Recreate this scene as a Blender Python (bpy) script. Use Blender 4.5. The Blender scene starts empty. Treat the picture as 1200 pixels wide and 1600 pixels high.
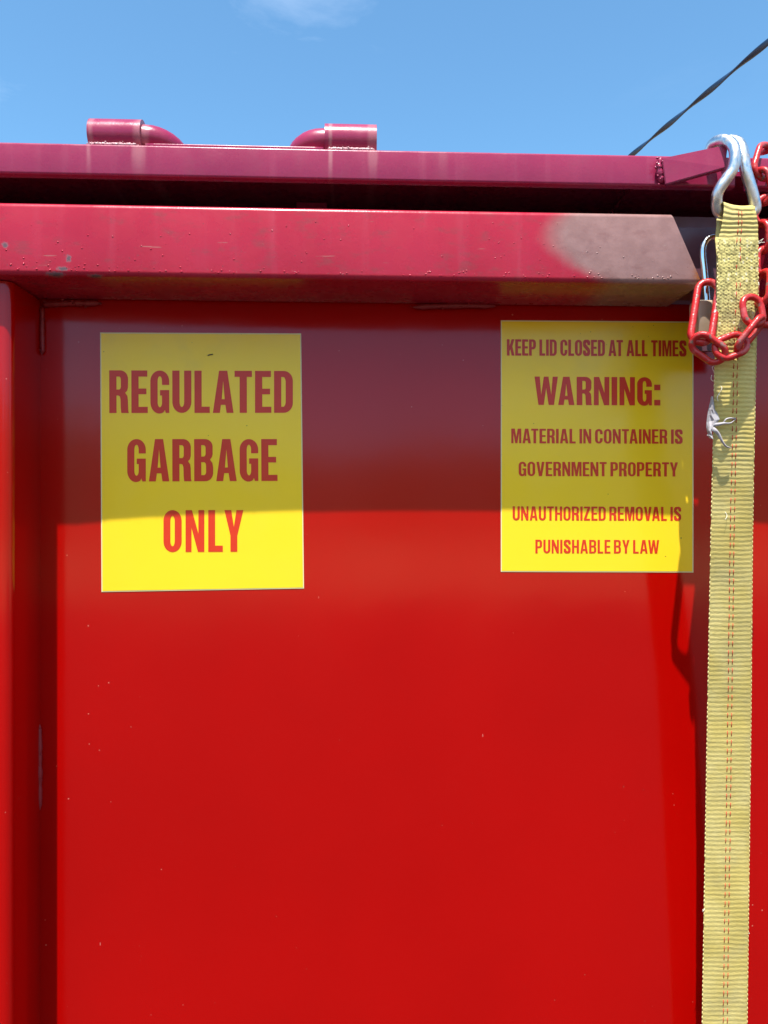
import bpy, bmesh, math, random
from mathutils import Vector, Matrix, noise

R = math.radians
random.seed(7)
SC = bpy.context.scene
COL = SC.collection

# ------------------------------------------------------------------ camera
EYE = 1.6            # eye height above the paving
DIST = 1.0           # from the eye to the container's side sheet
YAW = R(2.48)
FPX = 1200.0         # focal length in photo pixels (1200 x 1600)
cam_d = bpy.data.cameras.new('camera')
cam = bpy.data.objects.new('camera', cam_d)
COL.objects.link(cam)
cam.location = (0, -DIST, EYE)
cam.rotation_euler = (R(90), 0, -YAW)
cam_d.sensor_fit = 'VERTICAL'
cam_d.sensor_height = 36
cam_d.lens = 36 * FPX / 1600
cam_d.clip_start = 0.01
cam_d.clip_end = 3000
SC.camera = cam

# ------------------------------------------------------------------ sky, sun, exposure
TO_SUN = Vector((-0.28, -1.0, 2.77)).normalized()
ELEV = math.asin(TO_SUN.z)
AZIM = math.atan2(TO_SUN.x, TO_SUN.y)
SKY_STRENGTH = 0.15
w = bpy.data.worlds.new('World')
SC.world = w
w.use_nodes = True
nt = w.node_tree
nt.nodes.clear()
sky = nt.nodes.new('ShaderNodeTexSky')
sky.sky_type = 'NISHITA'
sky.sun_disc = False
sky.sun_elevation = ELEV
sky.sun_rotation = AZIM
sky.altitude = 100
sky.air_density = 1.0
sky.dust_density = 0.5
sky.ozone_density = 6.0
tc = nt.nodes.new('ShaderNodeTexCoord')
mp = nt.nodes.new('ShaderNodeMapping'); mp.inputs['Scale'].default_value = (1.6, 1.6, 5.0)
mp.inputs['Rotation'].default_value = (0.25, 0.35, 0.4)
cn = nt.nodes.new('ShaderNodeTexNoise'); cn.inputs['Scale'].default_value = 2.2
cn.inputs['Detail'].default_value = 7; cn.inputs['Roughness'].default_value = 0.6
cn.inputs['Distortion'].default_value = 0.4
cr = nt.nodes.new('ShaderNodeValToRGB')
cr.color_ramp.elements[0].position = 0.60; cr.color_ramp.elements[0].color = (0, 0, 0, 1)
cr.color_ramp.elements[1].position = 0.85; cr.color_ramp.elements[1].color = (0.11, 0.11, 0.11, 1)
mx = nt.nodes.new('ShaderNodeMix'); mx.data_type = 'RGBA'
mx.inputs[7].default_value = (7.5, 7.8, 8.2, 1)
bg = nt.nodes.new('ShaderNodeBackground'); bg.inputs['Strength'].default_value = SKY_STRENGTH
wo = nt.nodes.new('ShaderNodeOutputWorld')
L = nt.links.new
L(tc.outputs['Generated'], mp.inputs['Vector']); L(mp.outputs['Vector'], cn.inputs['Vector'])
L(cn.outputs['Fac'], cr.inputs['Fac']); sep0 = nt.nodes.new('ShaderNodeSeparateXYZ'); L(tc.outputs['Generated'], sep0.inputs[0])
lw = nt.nodes.new('ShaderNodeMapRange'); lw.interpolation_type = 'SMOOTHSTEP'; L(sep0.outputs[0], lw.inputs[0])
for k, q in enumerate((-0.05, 0.15, 1.0, 0.1)):
    lw.inputs[k + 1].default_value = q
lm = nt.nodes.new('ShaderNodeMath'); lm.operation = 'MULTIPLY'
L(cr.outputs['Color'], lm.inputs[0]); L(lw.outputs[0], lm.inputs[1]); L(lm.outputs[0], mx.inputs[0])
tint = nt.nodes.new('ShaderNodeMix'); tint.data_type = 'RGBA'; tint.blend_type = 'MULTIPLY'
tint.inputs[0].default_value = 1.0; tint.inputs[7].default_value = (0.60, 0.79, 0.75, 1)
L(sky.outputs['Color'], tint.inputs[6]); L(tint.outputs[2], mx.inputs[6])
# bright cloud added out of view behind the camera to lift fill in the shade
sep = nt.nodes.new('ShaderNodeSeparateXYZ'); L(tc.outputs['Generated'], sep.inputs[0])
def wr(v, a, b, c, d):
    r = nt.nodes.new('ShaderNodeMapRange'); r.interpolation_type = 'SMOOTHSTEP'
    L(v, r.inputs[0])
    for k, q in enumerate((a, b, c, d)):
        r.inputs[k + 1].default_value = q
    return r.outputs[0]
def wm(a, b):
    r = nt.nodes.new('ShaderNodeMath'); r.operation = 'MULTIPLY'; L(a, r.inputs[0]); L(b, r.inputs[1])
    return r.outputs[0]
south = wm(wr(sep.outputs[1], -0.45, -0.1, 1.0, 0.0), wr(sep.outputs[2], 0.30, 0.5, 0.0, 1.0))
fill_cloud = wm(wm(south, wr(cn.outputs['Fac'], 0.40, 0.60, 0.0, 1.0)), wr(sep.outputs[2], -1, 1, 0.6, 0.6))
mx2 = nt.nodes.new('ShaderNodeMix'); mx2.data_type = 'RGBA'; mx2.inputs[7].default_value = (6.6, 6.2, 5.6, 1)
L(fill_cloud, mx2.inputs[0]); L(mx.outputs[2], mx2.inputs[6]); L(mx2.outputs[2], bg.inputs['Color'])
L(bg.outputs['Background'], wo.inputs['Surface'])

sun_d = bpy.data.lights.new('sun', 'SUN')
sun_d.energy = 3.7
sun_d.angle = R(0.5)
sun_d.color = (1.0, 0.955, 0.89)
sun = bpy.data.objects.new('sun', sun_d)
COL.objects.link(sun)
sun.location = TO_SUN * 20
sun.rotation_euler = TO_SUN.to_track_quat('Z', 'Y').to_euler()

SC.view_settings.view_transform = 'Standard'
SC.view_settings.look = 'None'
SC.view_settings.exposure = 1.2
SC.view_settings.gamma = 1.0
SC.render.engine = 'CYCLES'
SC.cycles.max_bounces = 8
SC.cycles.use_denoising = True

# ------------------------------------------------------------------ measuring helpers
FW = Vector((math.sin(YAW), math.cos(YAW), 0))
RT = Vector((math.cos(YAW), -math.sin(YAW), 0))
EYEP = Vector((0, -DIST, EYE))

def P(px, py, D):
    """the real point standing D metres in front of the side sheet that the photo shows at (px, py)"""
    d = FW + RT * ((px - 600) / FPX) + Vector((0, 0, 1)) * ((800 - py) / FPX)
    return EYEP + d * ((DIST - D) / d.y)

X_POST = P(64, 800, 0).x        # sheet meets the post
X_RIGHT = P(1330, 800, 0).x     # sheet meets the next post

def bow(x, z):
    """the side sheet bulges a little between its posts"""
    u = (x - X_POST) / (X_RIGHT - 0.07 - X_POST)
    if u <= 0 or u >= 1 or z > 1.871:
        return 0.0
    v = min(1.0, max(0.0, (1.871 - z) / 0.27))
    v = math.sin(v * math.pi / 2)
    if z < 0.6:
        v *= max(0.0, (z - 0.2) / 0.4)
    return 0.0085 * v * (math.sin(u * math.pi) ** 0.8)

def on_sheet(px, py, off):
    D = 0.0
    for _ in range(3):
        p = P(px, py, D)
        D = bow(p.x, p.z) + off
    return P(px, py, D)

# ------------------------------------------------------------------ object helpers
def obj(name, bm, mat, parent=None, smooth=False):
    me = bpy.data.meshes.new(name)
    bmesh.ops.recalc_face_normals(bm, faces=bm.faces[:])
    bm.to_mesh(me)
    bm.free()
    if smooth:
        for p in me.polygons:
            p.use_smooth = True
    for m in (mat if isinstance(mat, (list, tuple)) else [mat]):
        me.materials.append(m)
    o = bpy.data.objects.new(name, me)
    COL.objects.link(o)
    if parent is not None:
        o.parent = parent
        o.matrix_parent_inverse = parent.matrix_world.inverted()
    return o

def thing(name, loc, label, cat, group=None):
    o = bpy.data.objects.new(name, None)
    COL.objects.link(o)
    o.empty_display_size = 0.1
    o.location = loc
    bpy.context.view_layer.update()
    o['label'] = label
    o['category'] = cat
    if group:
        o['group'] = group
    return o

def add_box(bm, x0, x1, y0, y1, z0, z1):
    v = [bm.verts.new(p) for p in ((x0, y0, z0), (x1, y0, z0), (x1, y1, z0), (x0, y1, z0),
                                   (x0, y0, z1), (x1, y0, z1), (x1, y1, z1), (x0, y1, z1))]
    for f in ((0, 1, 2, 3), (4, 5, 6, 7), (0, 1, 5, 4), (1, 2, 6, 5), (2, 3, 7, 6), (3, 0, 4, 7)):
        bm.faces.new([v[i] for i in f])

def catmull(pts, n=8):
    pts = [Vector(p) for p in pts]
    if len(pts) < 3:
        return pts
    P0 = [pts[0] * 2 - pts[1]] + pts + [pts[-1] * 2 - pts[-2]]
    out = []
    for i in range(1, len(P0) - 2):
        a, b, c, d = P0[i - 1:i + 3]
        for k in range(n):
            t = k / n
            out.append(0.5 * ((2 * b) + (c - a) * t + (2 * a - 5 * b + 4 * c - d) * t * t + (3 * b - a - 3 * c + d) * t ** 3))
    out.append(pts[-1])
    return out

def add_tube(bm, pts, rad, seg=16, closed=False, rfun=None, cap=True):
    """round bar along pts (parallel transport)"""
    pts = [Vector(p) for p in pts]
    n = len(pts)
    rings = []
    t_prev = None
    nrm = None
    for i in range(n):
        if closed:
            t = (pts[(i + 1) % n] - pts[i - 1]).normalized()
        else:
            t = (pts[min(i + 1, n - 1)] - pts[max(i - 1, 0)]).normalized()
        if nrm is None:
            a = Vector((0, 0, 1)) if abs(t.z) < 0.9 else Vector((1, 0, 0))
            nrm = (a - t * a.dot(t)).normalized()
        else:
            nrm = (nrm - t * nrm.dot(t)).normalized()
        bi = t.cross(nrm)
        r = rad[i] if isinstance(rad, (list, tuple)) else rad
        ring = []
        for k in range(seg):
            a = 2 * math.pi * k / seg
            rr = r * (rfun(i / max(1, n - 1), a) if rfun else 1.0)
            ring.append(bm.verts.new(pts[i] + nrm * (math.cos(a) * rr) + bi * (math.sin(a) * rr)))
        rings.append(ring)
    m = n if closed else n - 1
    for i in range(m):
        A, B = rings[i], rings[(i + 1) % n]
        for k in range(seg):
            bm.faces.new((A[k], A[(k + 1) % seg], B[(k + 1) % seg], B[k]))
    if cap and not closed:
        bm.faces.new(rings[0][::-1])
        bm.faces.new(rings[-1])

def round_profile(y0, y1, z0, z1, r, n=6):
    """rounded rectangle in the (y, z) plane, ccw"""
    out = []
    for cy, cz, a0 in ((y1 - r, z1 - r, 0), (y0 + r, z1 - r, 90), (y0 + r, z0 + r, 180), (y1 - r, z0 + r, 270)):
        for k in range(n + 1):
            a = R(a0 + 90 * k / n)
            out.append((cy + r * math.cos(a), cz + r * math.sin(a)))
    return out

def add_prism_x(bm, prof, xa, xb, steps=1, wob=0.0):
    """profile (y, z) pushed along x; xa, xb are numbers or functions of z"""
    fa = xa if callable(xa) else (lambda z: xa)
    fb = xb if callable(xb) else (lambda z: xb)
    rows = []
    for s in range(steps + 1):
        t = s / steps
        row = []
        for (y, z) in prof:
            x = fa(z) * (1 - t) + fb(z) * t
            dy = dz = 0
            if wob:
                nv = noise.noise(Vector((x * 1.7, y * 3, z * 3 + 5)))
                dy = wob * nv
                dz = wob * noise.noise(Vector((x * 1.3 + 9, y * 3, 2)))
            row.append(bm.verts.new((x, y + dy, z + dz)))
        rows.append(row)
    k = len(prof)
    for s in range(steps):
        A, B = rows[s], rows[s + 1]
        for i in range(k):
            bm.faces.new((A[i], A[(i + 1) % k], B[(i + 1) % k], B[i]))
    bm.faces.new(rows[0][::-1])
    bm.faces.new(rows[-1])

# ------------------------------------------------------------------ material helpers
class M:
    def __init__(s, name):
        s.m = bpy.data.materials.new(name)
        s.m.use_nodes = True
        s.t = s.m.node_tree
        s.b = s.t.nodes['Principled BSDF']
        g = s.t.nodes.new('ShaderNodeNewGeometry')
        s.pos = g.outputs['Position']
        tcn = s.t.nodes.new('ShaderNodeTexCoord')
        s.ob = tcn.outputs['Object']

    def n(s, typ, **kw):
        x = s.t.nodes.new(typ)
        for k, v in kw.items():
            setattr(x, k, v)
        return x

    def link(s, a, b):
        s.t.links.new(a, b)

    def math(s, op, a, b=None, c=None, clamp=False):
        x = s.n('ShaderNodeMath', operation=op, use_clamp=clamp)
        for i, v in enumerate((a, b, c)):
            if v is None:
                continue
            if isinstance(v, (int, float)):
                x.inputs[i].default_value = v
            else:
                s.link(v, x.inputs[i])
        return x.outputs[0]

    def noise(s, scale, detail=4, rough=0.55, vec=None, dist=0.0):
        x = s.n('ShaderNodeTexNoise')
        x.inputs['Scale'].default_value = scale
        x.inputs['Detail'].default_value = detail
        x.inputs['Roughness'].default_value = rough
        x.inputs['Distortion'].default_value = dist
        s.link(vec if vec is not None else s.pos, x.inputs['Vector'])
        return x.outputs['Fac']

    def voro(s, scale, out='Distance', vec=None, feature='F1'):
        x = s.n('ShaderNodeTexVoronoi', feature=feature)
        x.inputs['Scale'].default_value = scale
        s.link(vec if vec is not None else s.pos, x.inputs['Vector'])
        return x.outputs[out]

    def scaled(s, sx, sy, sz):
        x = s.n('ShaderNodeMapping')
        x.inputs['Scale'].default_value = (sx, sy, sz)
        s.link(s.pos, x.inputs['Vector'])
        return x.outputs['Vector']

    def ramp(s, v, a, b, lo=0.0, hi=1.0, smooth=True):
        x = s.n('ShaderNodeMapRange')
        x.interpolation_type = 'SMOOTHSTEP' if smooth else 'LINEAR'
        s.link(v, x.inputs['Value'])
        x.inputs['From Min'].default_value = a
        x.inputs['From Max'].default_value = b
        x.inputs['To Min'].default_value = lo
        x.inputs['To Max'].default_value = hi
        return x.outputs[0]

    def mix(s, f, a, b):
        x = s.n('ShaderNodeMix', data_type='RGBA')
        for v, i in ((f, 0), (a, 6), (b, 7)):
            if isinstance(v, (int, float)):
                x.inputs[i].default_value = v
            elif isinstance(v, tuple):
                x.inputs[i].default_value = (*v, 1)
            else:
                s.link(v, x.inputs[i])
        return x.outputs[2]

    def xyz(s):
        x = s.n('ShaderNodeSeparateXYZ')
        s.link(s.pos, x.inputs[0])
        return x.outputs

    def near(s, p, rx, rz, soft=0.5, wob=0.0):
        """1 within an oval spot (x, z) about the real point p"""
        X = s.xyz()
        dx = s.math('DIVIDE', s.math('SUBTRACT', X[0], p.x), rx)
        dz = s.math('DIVIDE', s.math('SUBTRACT', X[2], p.z), rz)
        dy = s.math('DIVIDE', s.math('SUBTRACT', X[1], p.y), 0.012)
        d = s.math('SQRT', s.math('ADD', s.math('ADD', s.math('MULTIPLY', dx, dx), s.math('MULTIPLY', dz, dz)), s.math('MULTIPLY', dy, dy)))
        if wob:
            d = s.math('ADD', d, s.math('MULTIPLY', s.math('SUBTRACT', s.noise(420, 3), 0.5), wob))
        return s.ramp(d, 1.0 + soft * 0.3, 1.0 - soft)

    def bump(s, h, dist, strength=1.0, chain=None):
        x = s.n('ShaderNodeBump')
        x.inputs['Strength'].default_value = strength
        x.inputs['Distance'].default_value = dist
        s.link(h, x.inputs['Height'])
        if chain is not None:
            s.link(chain, x.inputs['Normal'])
        return x.outputs[0]

    def set(s, color=None, rough=None, metal=None, normal=None, spec=None, coat=None):
        for k, v in (('Base Color', color), ('Roughness', rough), ('Metallic', metal), ('Normal', normal),
                     ('Specular IOR Level', spec), ('Coat Weight', coat)):
            if v is None:
                continue
            if isinstance(v, tuple):
                s.b.inputs[k].default_value = (*v, 1)
            elif isinstance(v, (int, float)):
                s.b.inputs[k].default_value = v
            else:
                s.link(v, s.b.inputs[k])
        return s.m

# glossy red of the side sheet and posts
def mat_sheet():
    m = M('glossy_red_paint')
    big = m.noise(2.3, 3)
    c = m.mix(m.ramp(big, 0.3, 0.7), (0.375, 0.0007, 0.0003), (0.415, 0.0010, 0.0005))
    # settled dust specks and short scratches
    cell = m.n('ShaderNodeTexVoronoi'); cell.inputs['Scale'].default_value = 75
    m.link(m.pos, cell.inputs['Vector'])
    sx = m.n('ShaderNodeSeparateColor'); m.link(cell.outputs['Color'], sx.inputs[0])
    pick = m.math('GREATER_THAN', sx.outputs[0], 0.72)
    siz = m.math('MULTIPLY', sx.outputs[1], 0.09)
    speck = m.math('MULTIPLY', m.math('LESS_THAN', cell.outputs['Distance'], siz), pick)
    patch = m.ramp(m.noise(7, 3), 0.42, 0.62, 0.05, 1.0)
    c = m.mix(m.math('MULTIPLY', m.math('MULTIPLY', speck, 0.42), patch), c, (0.72, 0.30, 0.22))
    scr = m.voro(26, vec=m.scaled(1, 1, 0.28))
    thin = m.math('MULTIPLY', m.math('LESS_THAN', scr, 0.018), 0.5)
    c = m.mix(thin, c, (0.7, 0.25, 0.2))
    peel = m.noise(420, 2)
    slow = m.noise(26, 2)
    nb = m.bump(peel, 0.00006, 0.32)
    nb = m.bump(slow, 0.00035, 0.28, nb)
    nb = m.bump(m.noise(5, 2), 0.003, 0.22, nb)
    r = m.ramp(m.noise(5, 4), 0.3, 0.7, 0.10, 0.16)
    return m.set(c, r, normal=nb, spec=0.40)

# red of rail and lid, pink lens glare mixed into the paint colour
Z_B, Z_T = 1.8705, 1.9535          # top rail underside and top
D_RAIL = 0.107
D_LID = 0.102
Z_L0, Z_L1 = 1.9880, 2.0240         # lid edge bar

def mat_glare_red(name, a, b, primer=False, chips=(), streaks=(), rr=(0.22, 0.35)):
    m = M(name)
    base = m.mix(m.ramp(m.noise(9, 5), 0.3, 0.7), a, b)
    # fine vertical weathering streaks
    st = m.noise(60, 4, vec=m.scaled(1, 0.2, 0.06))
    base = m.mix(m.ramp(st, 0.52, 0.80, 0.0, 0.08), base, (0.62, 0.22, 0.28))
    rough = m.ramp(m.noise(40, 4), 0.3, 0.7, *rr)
    X = m.xyz()
    for (p, wd, amt) in streaks:
        dx = m.math('ABSOLUTE', m.math('SUBTRACT', X[0], p.x))
        dx = m.math('ADD', dx, m.math('MULTIPLY', m.math('SUBTRACT', m.noise(70, 3, vec=m.scaled(1, 1, 0.15)), 0.5), wd * 1.6))
        k = m.math('MULTIPLY', m.ramp(dx, wd, wd * 0.25), m.ramp(X[2], p.z - 0.036, p.z, 0.15, 1.0))
        base = m.mix(m.math('MULTIPLY', k, amt), base, (0.62, 0.36, 0.34))
    if primer:
        px = P(853, 400, D_RAIL).x
        sc = 97 * 0.893 / 1200
        t = m.math('DIVIDE', m.math('SUBTRACT', X[2], Z_B), Z_T - Z_B)
        q = m.math('DIVIDE', m.math('SUBTRACT', t, 0.65), 0.65)
        edge = m.math('ADD', m.math('MULTIPLY', m.math('MULTIPLY', q, q), sc), px)
        dd = m.math('SUBTRACT', X[0], edge)
        dd = m.math('ADD', dd, m.math('MULTIPLY', m.math('SUBTRACT', m.noise(45, 4), 0.5), 0.014))
        pm = m.math('MULTIPLY', m.ramp(dd, -0.018, 0.026), m.ramp(X[0], P(1190, 400, D_RAIL).x, P(1150, 400, D_RAIL).x))
        pr = m.mix(m.ramp(m.noise(70, 5), 0.35, 0.7), (0.285, 0.150, 0.135), (0.335, 0.182, 0.165))
        base = m.mix(pm, base, pr)
        # bare rusty corner of the cut end
        e = P(1096, 428, D_RAIL)
        base = m.mix(m.near(e, 0.010, 0.016, 0.7, 1.2), base, (0.34, 0.12, 0.045))
    for (p, rx, rz) in chips:
        k = m.near(p, rx, rz, 0.5, 1.6)
        k2 = m.near(p, rx * 0.7, rz * 0.7, 0.5, 1.8)
        base = m.mix(m.math('MULTIPLY', k, 0.7), base, (0.30, 0.17, 0.19))
        base = m.mix(m.math('MULTIPLY', k2, 0.85), base, (0.10, 0.07, 0.08))
    if primer:
        dirt = m.math('MULTIPLY', m.ramp(m.noise(34, 6, 0.65, vec=m.scaled(1, 1, 2.2)), 0.52, 0.72), 0.35)
        base = m.mix(dirt, base, (0.16, 0.055, 0.05))
        scrape = m.ramp(m.noise(48, 3, vec=m.scaled(0.35, 4, 4)), 0.70, 0.74, 0, 0.55)
        base = m.mix(scrape, base, (0.40, 0.20, 0.16))
    else:
        dirt = m.math('MULTIPLY', m.ramp(m.noise(20, 6, 0.65), 0.5, 0.75), 0.22)
        base = m.mix(dirt, base, (0.17, 0.05, 0.08))
    # pin chips where paint is gone
    cell = m.n('ShaderNodeTexVoronoi'); cell.inputs['Scale'].default_value = 95
    m.link(m.pos, cell.inputs['Vector'])
    sx = m.n('ShaderNodeSeparateColor'); m.link(cell.outputs['Color'], sx.inputs[0])
    sp = m.math('MULTIPLY', m.math('LESS_THAN', cell.outputs['Distance'], m.math('MULTIPLY', sx.outputs[1], 0.10)),
                m.math('GREATER_THAN', sx.outputs[0], 0.84))
    base = m.mix(m.math('MULTIPLY', sp, 0.5), base, (0.15, 0.05, 0.05))
    nb = m.bump(m.noise(300, 3), 0.00025, 0.45)
    nb = m.bump(m.noise(30, 3), 0.0008, 0.35, nb)
    return m.set(base, rough, normal=nb, spec=0.38)

CHIPS = [(P(107, 404, D_RAIL), 0.0035, 0.005), (P(98, 420, D_RAIL), 0.008, 0.003), (P(86, 428, D_RAIL), 0.012, 0.003),
         (P(8, 383, D_RAIL), 0.004, 0.004), (P(148, 430, D_RAIL), 0.010, 0.002), (P(216, 168, D_LID), 0.003, 0.003)]
STREAKS = [(P(218, 235, D_LID), 0.010, 0.26), (P(138, 232, D_LID), 0.004, 0.22), (P(516, 240, D_LID), 0.0035, 0.34),
           (P(583, 240, D_LID), 0.008, 0.22), (P(690, 240, D_LID), 0.010, 0.10)]
m_sheet = mat_sheet()
m_rail = mat_glare_red('glare_tinted_red', (0.40, 0.009, 0.032), (0.45, 0.015, 0.042), True, CHIPS)
m_lid = mat_glare_red('glare_tinted_lid_red', (0.285, 0.018, 0.070), (0.33, 0.025, 0.082), False, (), STREAKS)  # purple-pink veil of sky glare is part of this base colour

def mat_plain(name, col, rough=0.5, metal=0.0, bscale=200, bdist=0.0003, var=0.15):
    m = M(name)
    c = m.mix(m.noise(60, 4), tuple(v * (1 - var) for v in col), tuple(min(1, v * (1 + var)) for v in col))
    return m.set(c, rough, metal, m.bump(m.noise(bscale, 3), bdist, 0.5))

m_weld = mat_plain('painted_weld', (0.28, 0.015, 0.022), 0.5, 0, 260, 0.001)
m_spatter = mat_glare_red('painted_spatter', (0.40, 0.009, 0.032), (0.45, 0.015, 0.042), True, rr=(0.14, 0.2))
m_weld_raw = mat_plain('scarred_weld', (0.50, 0.26, 0.28), 0.35, 0, 300, 0.001)
m_inner = mat_plain('glare_tinted_steel', (0.22, 0.17, 0.30), 0.6)  # violet glare veil over the gap is put into this colour
m_slot = mat_plain('shade_dark_maroon', (0.11, 0.045, 0.062), 0.30)  # shade of the recess under the lid is put into this dark colour
m_yellow_back = mat_plain('vinyl_edge', (0.74, 0.66, 0.36), 0.5, 0, 200, 0.0001, 0.04)

def mat_vinyl():
    m = M('yellow_vinyl')
    base = m.mix(m.noise(14, 4), (0.95, 0.63, 0.018), (0.97, 0.66, 0.022))
    X = m.xyz()
    # dirt flecks, more of them where rain splashed up under the rail
    cell = m.n('ShaderNodeTexVoronoi'); cell.inputs['Scale'].default_value = 190
    m.link(m.scaled(0.75, 1, 1), cell.inputs['Vector'])
    sx = m.n('ShaderNodeSeparateColor'); m.link(cell.outputs['Color'], sx.inputs[0])
    th = m.ramp(X[2], 1.66, 1.82, 0.985, 0.93)
    sp = m.math('MULTIPLY', m.math('LESS_THAN', cell.outputs['Distance'], m.math('MULTIPLY', sx.outputs[1], 0.17)),
                m.math('GREATER_THAN', sx.outputs[0], th))
    base = m.mix(m.math('MULTIPLY', sp, 0.75), base, (0.10, 0.09, 0.02))
    film = m.math('MULTIPLY', m.ramp(m.noise(22, 5), 0.45, 0.75), m.ramp(X[2], 1.70, 1.83, 0.02, 0.12))
    base = m.mix(film, base, (0.40, 0.33, 0.14))
    nb = m.bump(m.noise(330, 2), 0.00006, 0.3)
    nb = m.bump(m.noise(24, 2), 0.0003, 0.3, nb)
    nb = m.bump(m.ramp(m.voro(38), 0.0, 0.16, 1, 0), 0.0003, 0.25, nb)
    return m.set(base, m.ramp(m.noise(30, 4), 0.3, 0.7, 0.16, 0.26), normal=nb, spec=0.36)
m_vinyl = mat_vinyl()

def mat_ink():
    m = M('red_ink')
    base = m.mix(m.noise(45, 4), (0.60, 0.036, 0.014), (0.66, 0.046, 0.018))
    nb = m.bump(m.noise(330, 2), 0.00006, 0.3)
    nb = m.bump(m.noise(24, 2), 0.0003, 0.3, nb)
    return m.set(base, 0.24, normal=nb, spec=0.3)
m_ink = mat_ink()

def mat_webbing():
    m = M('yellow_webbing')
    X = m.xyz()
    base = m.mix(m.ramp(m.noise(22, 5), 0.3, 0.72), (0.58, 0.45, 0.125), (0.67, 0.55, 0.21))
    thread = m.noise(900, 2, vec=m.scaled(0.25, 1, 1))
    base = m.mix(m.ramp(thread, 0.4, 0.7, 0, 0.35), base, (0.42, 0.33, 0.09))
    # the sewn double part is greener, flecked with sewing thread
    top = m.math('MULTIPLY', m.ramp(X[2], P(1150, 545, 0.14).z, P(1150, 535, 0.14).z),
                 m.ramp(X[2], P(1150, 368, 0.14).z, P(1150, 380, 0.14).z))
    base = m.mix(m.math('MULTIPLY', top, 0.55), base, (0.58, 0.52, 0.19))
    cell = m.n('ShaderNodeTexVoronoi'); cell.inputs['Scale'].default_value = 230
    m.link(m.scaled(1.0, 0.3, 0.62), cell.inputs['Vector'])
    sx = m.n('ShaderNodeSeparateColor'); m.link(cell.outputs['Color'], sx.inputs[0])
    fl = m.math('MULTIPLY', m.math('LESS_THAN', cell.outputs['Distance'], 0.30), m.math('GREATER_THAN', sx.outputs[0], 0.55))
    base = m.mix(m.math('MULTIPLY', m.math('MULTIPLY', fl, top), 0.5), base, (0.86, 0.80, 0.58))
    fd = m.math('MULTIPLY', m.math('GREATER_THAN', cell.outputs['Distance'], 0.62), top)
    base = m.mix(m.math('MULTIPLY', fd, 0.6), base, (0.22, 0.18, 0.06))
    # grime
    gr = m.math('MULTIPLY', m.ramp(m.noise(18, 7, 0.65), 0.46, 0.74), 0.5)
    base = m.mix(gr, base, (0.36, 0.31, 0.15))
    stain = m.near(P(1120, 630, 0.14), 0.016, 0.03, 0.8, 0.8)
    base = m.mix(m.math('MULTIPLY', stain, 0.45), base, (0.30, 0.20, 0.09))
    nb = m.bump(thread, 0.0006, 0.5)
    return m.set(base, 0.75, normal=nb, spec=0.3)
m_web = mat_webbing()
m_edge_thread = mat_plain('selvedge_thread', (0.64, 0.52, 0.22), 0.6, 0, 500, 0.0005, 0.25)
m_red_thread = mat_plain('red_thread', (0.48, 0.05, 0.02), 0.7)
m_white_cloth = mat_plain('white_cloth', (0.38, 0.35, 0.36), 0.8, 0, 400, 0.0006, 0.08)
m_thread = mat_plain('loose_thread', (0.85, 0.80, 0.66), 0.7)

def mat_zinc():
    m = M('zinc_plated_steel')
    n1 = m.noise(45, 5)
    c = m.mix(m.ramp(n1, 0.3, 0.7), (0.60, 0.62, 0.64), (0.78, 0.79, 0.79))
    rust = m.ramp(m.noise(75, 5), 0.62, 0.72, 0, 0.55)
    c = m.mix(rust, c, (0.36, 0.30, 0.24))
    scrt = m.ramp(m.noise(240, 3, vec=m.scaled(1, 1, 0.25)), 0.58, 0.7, 0, 0.5)
    c = m.mix(scrt, c, (0.34, 0.34, 0.36))
    r = m.ramp(m.noise(120, 4), 0.3, 0.7, 0.24, 0.46)
    return m.set(c, r, m.ramp(rust, 0.0, 0.6, 1.0, 0.4), m.bump(m.noise(180, 4), 0.0004, 0.35))
m_zinc = mat_zinc()
m_chrome = mat_plain('polished_steel', (0.80, 0.80, 0.80), 0.12, 1.0, 120, 0.0001, 0.05)
m_brass = mat_plain('worn_brass', (0.58, 0.44, 0.31), 0.42, 0.6, 160, 0.0003)

def mat_chain():
    m = M('red_enamel')
    c = m.mix(m.ramp(m.noise(50, 4), 0.3, 0.7), (0.43, 0.009, 0.009), (0.50, 0.016, 0.016))
    worn = m.ramp(m.noise(95, 5, 0.6), 0.585, 0.63, 0, 1)
    c = m.mix(worn, c, (0.20, 0.10, 0.08))
    pale = m.ramp(m.noise(38, 5, 0.6, vec=m.scaled(1, 1.3, 1.1)), 0.52, 0.66, 0, 0.28)
    c = m.mix(pale, c, (0.52, 0.22, 0.22))
    grime = m.ramp(m.noise(55, 6, 0.65), 0.48, 0.75, 0, 0.6)
    c = m.mix(grime, c, (0.16, 0.035, 0.03))
    rr = m.math('ADD', m.ramp(worn, 0, 1, 0.30, 0.4), m.math('MULTIPLY', grime, 0.35))
    return m.set(c, rr, normal=m.bump(m.noise(200, 3), 0.0014, 0.45))
m_chain = mat_chain()

def mat_paving(name, a, b):
    m = M(name)
    c = m.mix(m.ramp(m.noise(1.2, 6), 0.3, 0.7), a, b)
    c = m.mix(m.ramp(m.noise(0.25, 4), 0.45, 0.7, 0, 0.5), c, tuple(v * 0.7 for v in a))
    c = m.mix(m.ramp(m.noise(90, 3), 0.55, 0.8, 0, 0.5), c, tuple(v * 0.5 for v in b))
    return m.set(c, 0.85, normal=m.bump(m.noise(120, 4), 0.004, 0.5))
m_paving = mat_paving('dark_asphalt', (0.021, 0.018, 0.015), (0.030, 0.025, 0.020))
m_gravel = mat_paving('dry_gravel', (0.40, 0.26, 0.11), (0.50, 0.32, 0.145))
m_cable = mat_plain('haze_blue_cable_sheath', (0.012, 0.04, 0.10), 0.5)  # black sheath, with the sky haze's blue put into its colour

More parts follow.
